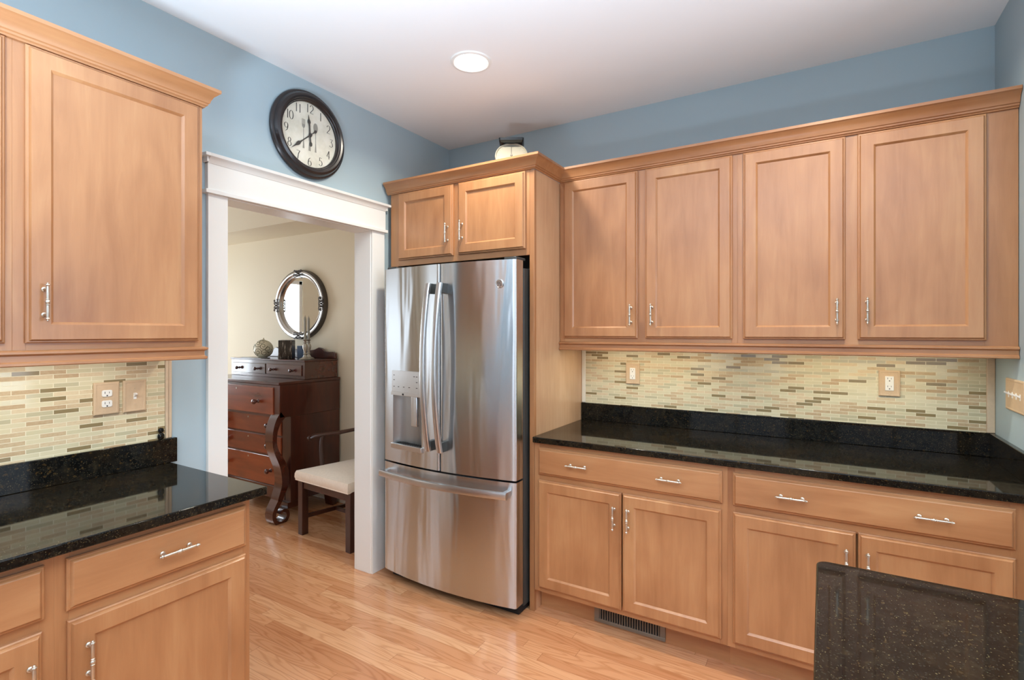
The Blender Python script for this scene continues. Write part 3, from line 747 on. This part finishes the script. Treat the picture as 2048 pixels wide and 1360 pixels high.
for i, z in ((.010, .230), (.002, .236), (0, .250), (.004, .250), (.010, .240)):
    x0_, x1_, y0_, y1_, r_ = -.072 + i, .072 - i, -.082 + i, .058 - i, .012; q = []
    for cx, cy, a0 in ((x1_ - r_, y1_ - r_, 0), (x0_ + r_, y1_ - r_, 90), (x0_ + r_, y0_ + r_, 180), (x1_ - r_, y0_ + r_, 270)):
        for k in range(5): a = R(a0 + 22.5 * k); q.append((cx + r_ * math.cos(a), cy + r_ * math.sin(a), z))
    L.append(q)
m.loft(L).build('weighing_tray', 'black', t, sharp=40)

# ------------------------------------------------------------------ dining room: dresser
DX, DY = -1.7275, .022
t = thing('dresser', 'antique dark mahogany dresser with scrolled front columns seen through the doorway', 'dresser', (DX, DY, 0))
HW = .5425
MB().box(-HW + .004, HW - .004, -.470, 0, .135, .800).build('carcass', 'mahogany', t, bevel=.002)
MB().box(-HW, HW, -.570, 0, .8005, 1.050).build('upper_carcass', 'mahogany', t, bevel=.004)
MB().box(-HW - .006, HW + .006, -.580, 0, 1.0505, 1.072).build('top', 'mahogany', t, bevel=.003)
def knob(parent, x, y, z, r=.017):
    return MB().lathe([(.0, 0), (r * .75, 0), (r * .5, -r * .35), (r * .42, -r * .9), (r * .8, -r * 1.2), (r, -r * 1.7), (r * .85, -r * 2.2), (r * .4, -r * 2.45), (0, -r * 2.5)], (x, y, z), 'y', 18).build('knob', 'mahogany', parent)
def dr(x0, x1, z0, z1, y, ks, mat='mahogany_flame', kr=.021, hole=True):
    d = MB().rectloops(x0, x1, z0, z1, [(0, y), (0, y - .006), (.003, y - .009), (.008, y - .009)]).build('drawer', mat, t)
    for kx, kz in ks: knob(d, kx, y - .009, kz, kr)
    if hole:
        MB().lathe([(0, y - .0092), (.007, y - .0092), (.007, y - .0110), (0, y - .0110)], (0, 0, z1 - .028), 'y', 12).build('keyhole', 'foot', d)
    return d
dr(-.475, .475, .822, 1.030, -.570, [(-.30, .915), (.29, .915)])
dr(-.430, .430, .640, .785, -.470, [(-.300, .712), (.300, .712)])
dr(-.430, .430, .478, .625, -.470, [(-.300, .550), (.300, .550)])
dr(-.430, .430, .240, .463, -.470, [(-.300, .352), (.300, .352)])
MB().box(-.47, .47, -.475, -.44, .145, .232).build('apron', 'mahogany', t, bevel=.003)
# scrolled columns with volute feet
path = [(-.520, .800), (-.552, .770), (-.580, .715), (-.590, .655), (-.588, .600), (-.568, .545), (-.535, .490), (-.505, .435), (-.487, .375), (-.484, .320), (-.498, .262), (-.525, .210), (-.548, .165)]
thick = [.060, .050, .040, .036, .036, .040, .050, .060, .066, .064, .056, .046, .038]
foot = [(-.548, .165), (-.572, .130), (-.592, .095), (-.597, .062), (-.585, .030), (-.560, .018), (-.528, .022), (-.508, .045), (-.512, .072), (-.535, .082), (-.550, .066)]
fth = [.036, .034, .032, .030, .030, .030, .028, .026, .024, .022, .016]
def scroll(m, path, thick, x0, x1):
    A, B = [], []
    for i, (y, z) in enumerate(path):
        a, b = path[max(i - 1, 0)], path[min(i + 1, len(path) - 1)]
        dy, dz = b[0] - a[0], b[1] - a[1]; d = math.hypot(dy, dz); dy /= d; dz /= d
        A.append((y, z)); B.append((y - dz * thick[i], z + dy * thick[i]))
    L = []
    for (ya, za), (yb, zb) in zip(A, B): L.append([(x0, ya, za), (x1, ya, za), (x1, yb, zb), (x0, yb, zb)])
    m.loft(L)
def smooth_path(p, th, n=4):
    P, Tn = [], []
    for i in range(len(p) - 1):
        p0, p1, p2, p3 = p[max(i - 1, 0)], p[i], p[i + 1], p[min(i + 2, len(p) - 1)]
        for k in range(n):
            u = k / n
            q = [.5 * (2 * p1[j] + (p2[j] - p0[j]) * u + (2 * p0[j] - 5 * p1[j] + 4 * p2[j] - p3[j]) * u * u + (3 * p1[j] - p0[j] - 3 * p2[j] + p3[j]) * u ** 3) for j in (0, 1)]
            P.append(tuple(q)); Tn.append(th[i] + (th[i + 1] - th[i]) * u)
    return P + [p[-1]], Tn + [th[-1]]
for s in (-1, 1):
    xa, xb = (s * HW, s * (HW - .092)) if s > 0 else (-HW, -HW + .092)
    m = MB(); pp, tt = smooth_path(path, [-q for q in thick]); scroll(m, pp, tt, min(xa, xb), max(xa, xb))
    m.build('scroll_column', 'polished', t, sharp=50)
    m = MB(); pp, tt = smooth_path(foot, [-q for q in fth]); scroll(m, pp, tt, min(xa, xb), max(xa, xb))
    f_ = m.build('scroll_foot', 'polished', t, sharp=50)
    MB().lathe([(.022, 0), (.028, .004), (.026, .012), (.02, .018), (0, .0185)], ((xa + xb) / 2, -.555, 0), 'z', 18).build('caster', 'foot', f_)
    MB().box(min(xa, xb), max(xa, xb), -.500, -.380, .095, .140).build('foot_block', 'mahogany', t)
    MB().prism([(-.10, .135), (-.02, .135), (-.035, 0), (-.075, 0)], 'x', min(xa, xb), max(xa, xb)).build('rear_foot', 'mahogany', t, bevel=.004)
# deck of two small drawers on top, with shaped gallery board
MB().box(-.500, .512, -.325, 0, 1.0725, 1.214).build('deck', 'polished', t, bevel=.002)
MB().box(-.506, .518, -.332, 0, 1.2145, 1.226).build('deck_top', 'mahogany', t, bevel=.002)
dr(-.470, .008, 1.098, 1.186, -.325, [(-.365, 1.141), (-.100, 1.141)], 'polished', .015, False)
dr(.020, .482, 1.098, 1.186, -.325, [(.115, 1.141), (.375, 1.141)], 'polished', .015, False)
gal = [(-.500, 1.2265), (-.500, 1.268), (-.47, 1.285), (-.40, 1.282), (-.34, 1.292), (-.30, 1.315), (-.24, 1.300), (-.15, 1.290), (0, 1.300), (.15, 1.290), (.24, 1.300), (.30, 1.320), (.34, 1.312), (.37, 1.292), (.42, 1.284), (.48, 1.285), (.508, 1.272), (.512, 1.2265)]
MB().prism(gal, 'y', -.024, -.002).build('gallery_board', 'mahogany', t, bevel=.004)

# items on the dresser deck (top at z 1.226)
ZT = 1.2262
t = thing('ceramic_ball', 'round cream ceramic ball with scroll lines at the left of the dresser top', 'ornament', (-1.905, -.205, ZT))
RB = .080
body = [(RB * math.cos(R(a)), .078 + RB * math.sin(R(a))) for a in range(-75, 90, 11)]
MB().lathe([(.0, 0), (.03, 0)] + body + [(.004, .158), (0, .158)], n=32).build('body', 'ball', t)
MB().lathe([(.008, .155), (.010, .161), (.004, .166), (.006, .173), (0, .177)], n=12).build('finial', 'ball', t)
m = MB()
for a0, e0, sg in ((-120, 10, 1), (-75, 35, -1), (-70, -18, 1), (-35, 20, -1), (-28, -25, 1), (-110, -30, -1), (-90, 62, 1), (-150, 30, -1), (-45, 55, 1), (-5, 0, -1)):
    pts = []
    for k in range(22):
        u = k / 21; rr = 24 * (1 - u) + 4 * u; th = sg * u * 520
        az, el = R(a0 + rr * math.cos(R(th)) / max(.35, math.cos(R(e0)))), R(max(-70, min(84, e0 + rr * math.sin(R(th)))))
        pts.append((RB * math.cos(el) * math.cos(az), RB * math.cos(el) * math.sin(az), .078 + RB * math.sin(el)))
    m.tube(pts, [.0021] * 22, 6)
m.build('scroll_line', 'scroll_ink', t)
tray = tag(MB().box(-.17, .12, -.035, .05, 0, .007).build('glass_tray', 'tray', bevel=.002), 'flat grey glass tray in front of the cream ball on the dresser', 'tray')
tray.location = (-1.90, -.275, ZT)
t = thing('candle_jar', 'dark square candle jar etched with pale tree trunks on the dresser', 'candle holder', (-1.600, -.190, ZT), 40)
m = MB(); L = []
for z, w in ((0, .052), (.004, .055), (.154, .055), (.158, .053), (.158, .049), (.03, .049)):
    L.append([(sx * w + (0), sy * w, z) for sx, sy in ((-1, -1), (1, -1), (1, 1), (-1, 1))])
m.loft(L).build('jar', 'jar', t, bevel=.006, sharp=60, segs=3)
MB().lathe([(0, .031), (.034, .031), (.034, .09), (0, .09)], n=20).build('candle', 'candle', t)
t = thing('blue_card', 'small blue printed card behind the dark candle jar on the dresser', 'card', (-1.535, -.085, ZT), 0)
MB().box(-.066, .062, -.004, .004, 0, .108).build('panel', 'blue_card', t, bevel=.002)
MB().box(-.066, .062, .004, .030, 0, .006).build('foot', 'card', t)
m = MB(); m.prism([(.0, .108), (.03, .088), (.062, .112), (.062, .01), (.035, .03), (.01, .075)], 'y', -.0045, -.0065); m.build('black_figure', 'leaf_black', t)
t = thing('white_card', 'white folded card with a black leaf between the ball and the candle jar', 'card', (-1.745, -.12, ZT), 0)
MB().prism([(-.02, 0), (.018, 0), (.002, .082), (-.002, .082)], 'x', -.055, .06).build('folded_sheet', 'card', t)
m = MB(); m.prism([(-.035, .10), (-.012, .086), (.025, .078), (.0, .094)], 'y', -.006, -.009); m.build('black_leaf', 'leaf_black', t)

def candlestick(label, x, y, rise, group='pewter candlesticks on the dresser'):
    t = thing('candlestick', label, 'candlestick', (x, y, ZT), 0, group)
    h = .165 + rise
    prof = [(0, 0), (.046, 0), (.048, .005), (.040, .010), (.022, .018), (.015, .030), (.011, .040), (.016, .048), (.010, .056), (.012, .070), (.019, .095), (.021, .112), (.015, .126), (.009, .134), (.014, .140), (.009, .147), (.011, .154), (.018, h - .004), (.019, h), (0, h)]
    MB().lathe(prof, n=24).build('stick', 'pewter', t)
    c = thing('candle', 'grey taper candle in the ' + ('left' if 'left' in label else 'right') + ' pewter candlestick on the dresser', 'candle', (x, y, ZT + h), 0, 'grey taper candles')
    MB().lathe([(0, 0), (.0105, 0), (.010, .165), (.007, .182), (.002, .192), (0, .193)], n=16).build('taper', 'candle', c)
    MB().tube([(0, 0, .190), (.001, 0, .200)], .0012, 5).build('wick', 'slot', c)
candlestick('left pewter candlestick of the pair on the dresser', -1.320, -.220, .0)
candlestick('right pewter candlestick of the pair on the dresser', -1.386, -.135, .0)

# ------------------------------------------------------------------ oval silver mirror
MXc, MZc, MA, MBb = -1.700, 1.700, .345, .312
t = thing('wall_mirror', 'oval silver-framed mirror on the beige dining room wall above the dresser', 'mirror', (MXc, .0395, MZc))
N = 72; prof = [(0, 0), (0, -.030), (-.004, -.040), (-.012, -.044), (-.020, -.046), (-.034, -.044), (-.040, -.036), (-.043, -.034), (-.050, -.040), (-.058, -.036), (-.062, -.022), (-.062, -.008)]
def ring(prof): 
    m = MB(); m.loft([[((MA + o) * math.cos(2 * math.pi * k / N), y, (MBb + o) * math.sin(2 * math.pi * k / N)) for k in range(N)] for o, y in prof], False, False); return m
ring(prof[3:]).build('frame', 'silver', t, sharp=40)
ring(prof[:4]).build('frame_side', 'dark_silver', t, sharp=40)
MB().loft([[((MA - .060) * math.cos(2 * math.pi * k / N), y, (MBb - .060) * math.sin(2 * math.pi * k / N)) for k in range(N)] for y in (-.006, -.012)]).build('glass', 'mirror', t)
for deg in (90, 0, 270, 180):
    m = MB(); a = R(deg); cx, cz = (MA - .032) * math.cos(a), (MBb - .032) * math.sin(a)
    tx, tz = -math.sin(a), math.cos(a); nx, nz = math.cos(a), math.sin(a)
    def S(u, w): return (cx + u * tx + w * nx, -.049, cz + u * tz + w * nz)
    for sg in (-1, 1):
        for c0, w0, r0, a0, a1 in ((.022, .014, .015, 180, -170), (.020, -.014, .014, 180, 520), (.052, -.010, .012, 150, 460), (.045, .022, .010, 200, -120)):
            m.tube([S(sg * (c0 + r0 * (1 - .06 * k) * math.cos(R(a0 + (a1 - a0) * k / 12))), w0 + r0 * (1 - .06 * k) * math.sin(R(a0 + (a1 - a0) * k / 12))) for k in range(13)], .0042, 6)
        m.tube([S(0, -.03), S(sg * .02, -.026), S(sg * .045, -.032), S(sg * .06, -.026)], [.004, .004, .004, .002], 6)
    m.lathe([(0, -.044), (.009, -.046), (.008, -.054), (0, -.057)], (cx, 0, cz), 'y', 12)
    m.build('scroll_ornament', 'dark_silver', t)

# ------------------------------------------------------------------ dining armchair
t = thing('armchair', 'dark wood dining armchair with oatmeal cushion standing beside the dresser', 'chair', (-.589, -.348, 0), -4)
def leg(poly): MB().loft(poly).build('leg', 'chair_wood', t, bevel=.003)
def sq(x, y, z, w, d=None): d = d or w; return [(x - w / 2, y - d / 2, z), (x + w / 2, y - d / 2, z), (x + w / 2, y + d / 2, z), (x - w / 2, y + d / 2, z)]
for s in (-1, 1):
    leg([sq(s * .268, -.245, 0, .050), sq(s * .268, -.245, .40, .052)])
    m = [sq(s * .200, .275, 0, .042), sq(s * .205, .235, .42, .044), sq(s * .215, .245, .62, .042), sq(s * .235, .290, .86, .036), sq(s * .245, .320, .99, .030)]
    MB().loft(m).build('rear_post', 'chair_wood', t, bevel=.003)
    MB().loft([[(s * .268 + a, -.22, z), (s * .268 + b, -.22, z), (s * .204 + b, .245, z), (s * .204 + a, .245, z)] for a, b, z in ((-.010, .010, .110), (-.010, .010, .135))]).build('stretcher', 'chair_wood', t)
    m = MB(); P = [(s * .355, -.135, .660), (s * .348, -.105, .672), (s * .325, -.04, .676), (s * .28, .08, .678), (s * .235, .18, .690), (s * .215, .250, .706)]
    m.tube(P, [.019, .025, .024, .021, .019, .018], 10, .7)
    m.lathe([(.0, -.012), (.018, -.010), (.021, 0), (.018, .010), (0, .012)], (s * .352, -.135, .660), 'x', 14)
    m.build('arm', 'chair_wood', t)
    m = MB().tube([(s * .262, -.090, .395), (s * .272, -.085, .47), (s * .300, -.075, .56), (s * .318, -.06, .63), (s * .318, -.05, .668)], [.020, .018, .016, .015, .015], 10); m.build('arm_support', 'chair_wood', t)
MB().box(-.225, .225, -.005, .015, .112, .134).build('cross_stretcher', 'chair_wood', t)
MB().loft([[(-.268, -.262, z), (.268, -.262, z), (.21, .22, z), (-.21, .22, z)] for z in (.335, .398)]).build('seat_rail', 'chair_wood', t, bevel=.003)
m = MB(); L = []; n = 10
top = lambda u, w: .462 + .030 * (1 - (2 * u - 1) ** 2) * (1 - (2 * w - 1) ** 2) ** .5
def xy(u, w, g_=0): hw = (.290 + (.225 - .290) * w) + g_; return ((2 * u - 1) * hw, -.285 + .50 * w - g_ * (1 - 2 * w))
vs = []; fs = []
for j in range(n + 1):
    for i in range(n + 1): x, y = xy(i / n, j / n); vs.append((x, y, top(i / n, j / n)))
for j in range(n):
    for i in range(n): fs.append((j * (n + 1) + i, j * (n + 1) + i + 1, (j + 1) * (n + 1) + i + 1, (j + 1) * (n + 1) + i))
rim = [i for i in range(n + 1)] + [k * (n + 1) + n for k in range(1, n + 1)] + [n * (n + 1) + i for i in range(n - 1, -1, -1)] + [k * (n + 1) for k in range(n - 1, 0, -1)]
prev = rim
for dz, gr in ((.018, .008), (.045, .010), (.064, .004)):
    cur = []
    for i in rim:
        u, w = (i % (n + 1)) / n, (i // (n + 1)) / n; x, y = xy(u, w, gr); cur.append(len(vs)); vs.append((x, y, .462 - dz))
    for k in range(len(rim)): q = (k + 1) % len(rim); fs.append((prev[k], prev[q], cur[q], cur[k]))
    prev = cur
fs.append(tuple(prev)); m.add(vs, fs); cu = m.build('seat_cushion', 'fabric', t, sharp=70)
m = MB(); m.tube([cu.data.vertices[i].co for i in prev] + [cu.data.vertices[prev[0]].co], .004, 6); m.build('piping', 'fabric', cu)
MB().loft([[(-.245, .300, z), (.245, .300, z), (.245, .322, z), (-.245, .322, z)] for z in (.93, .99)]).build('crest_rail', 'chair_wood', t, bevel=.004)
MB().loft([[(-.07, .240 + d, z), (.07, .240 + d, z), (.07, .255 + d, z), (-.07, .255 + d, z)] for z, d in ((.42, 0), (.65, .01), (.93, .06))]).build('splat', 'chair_wood', t)
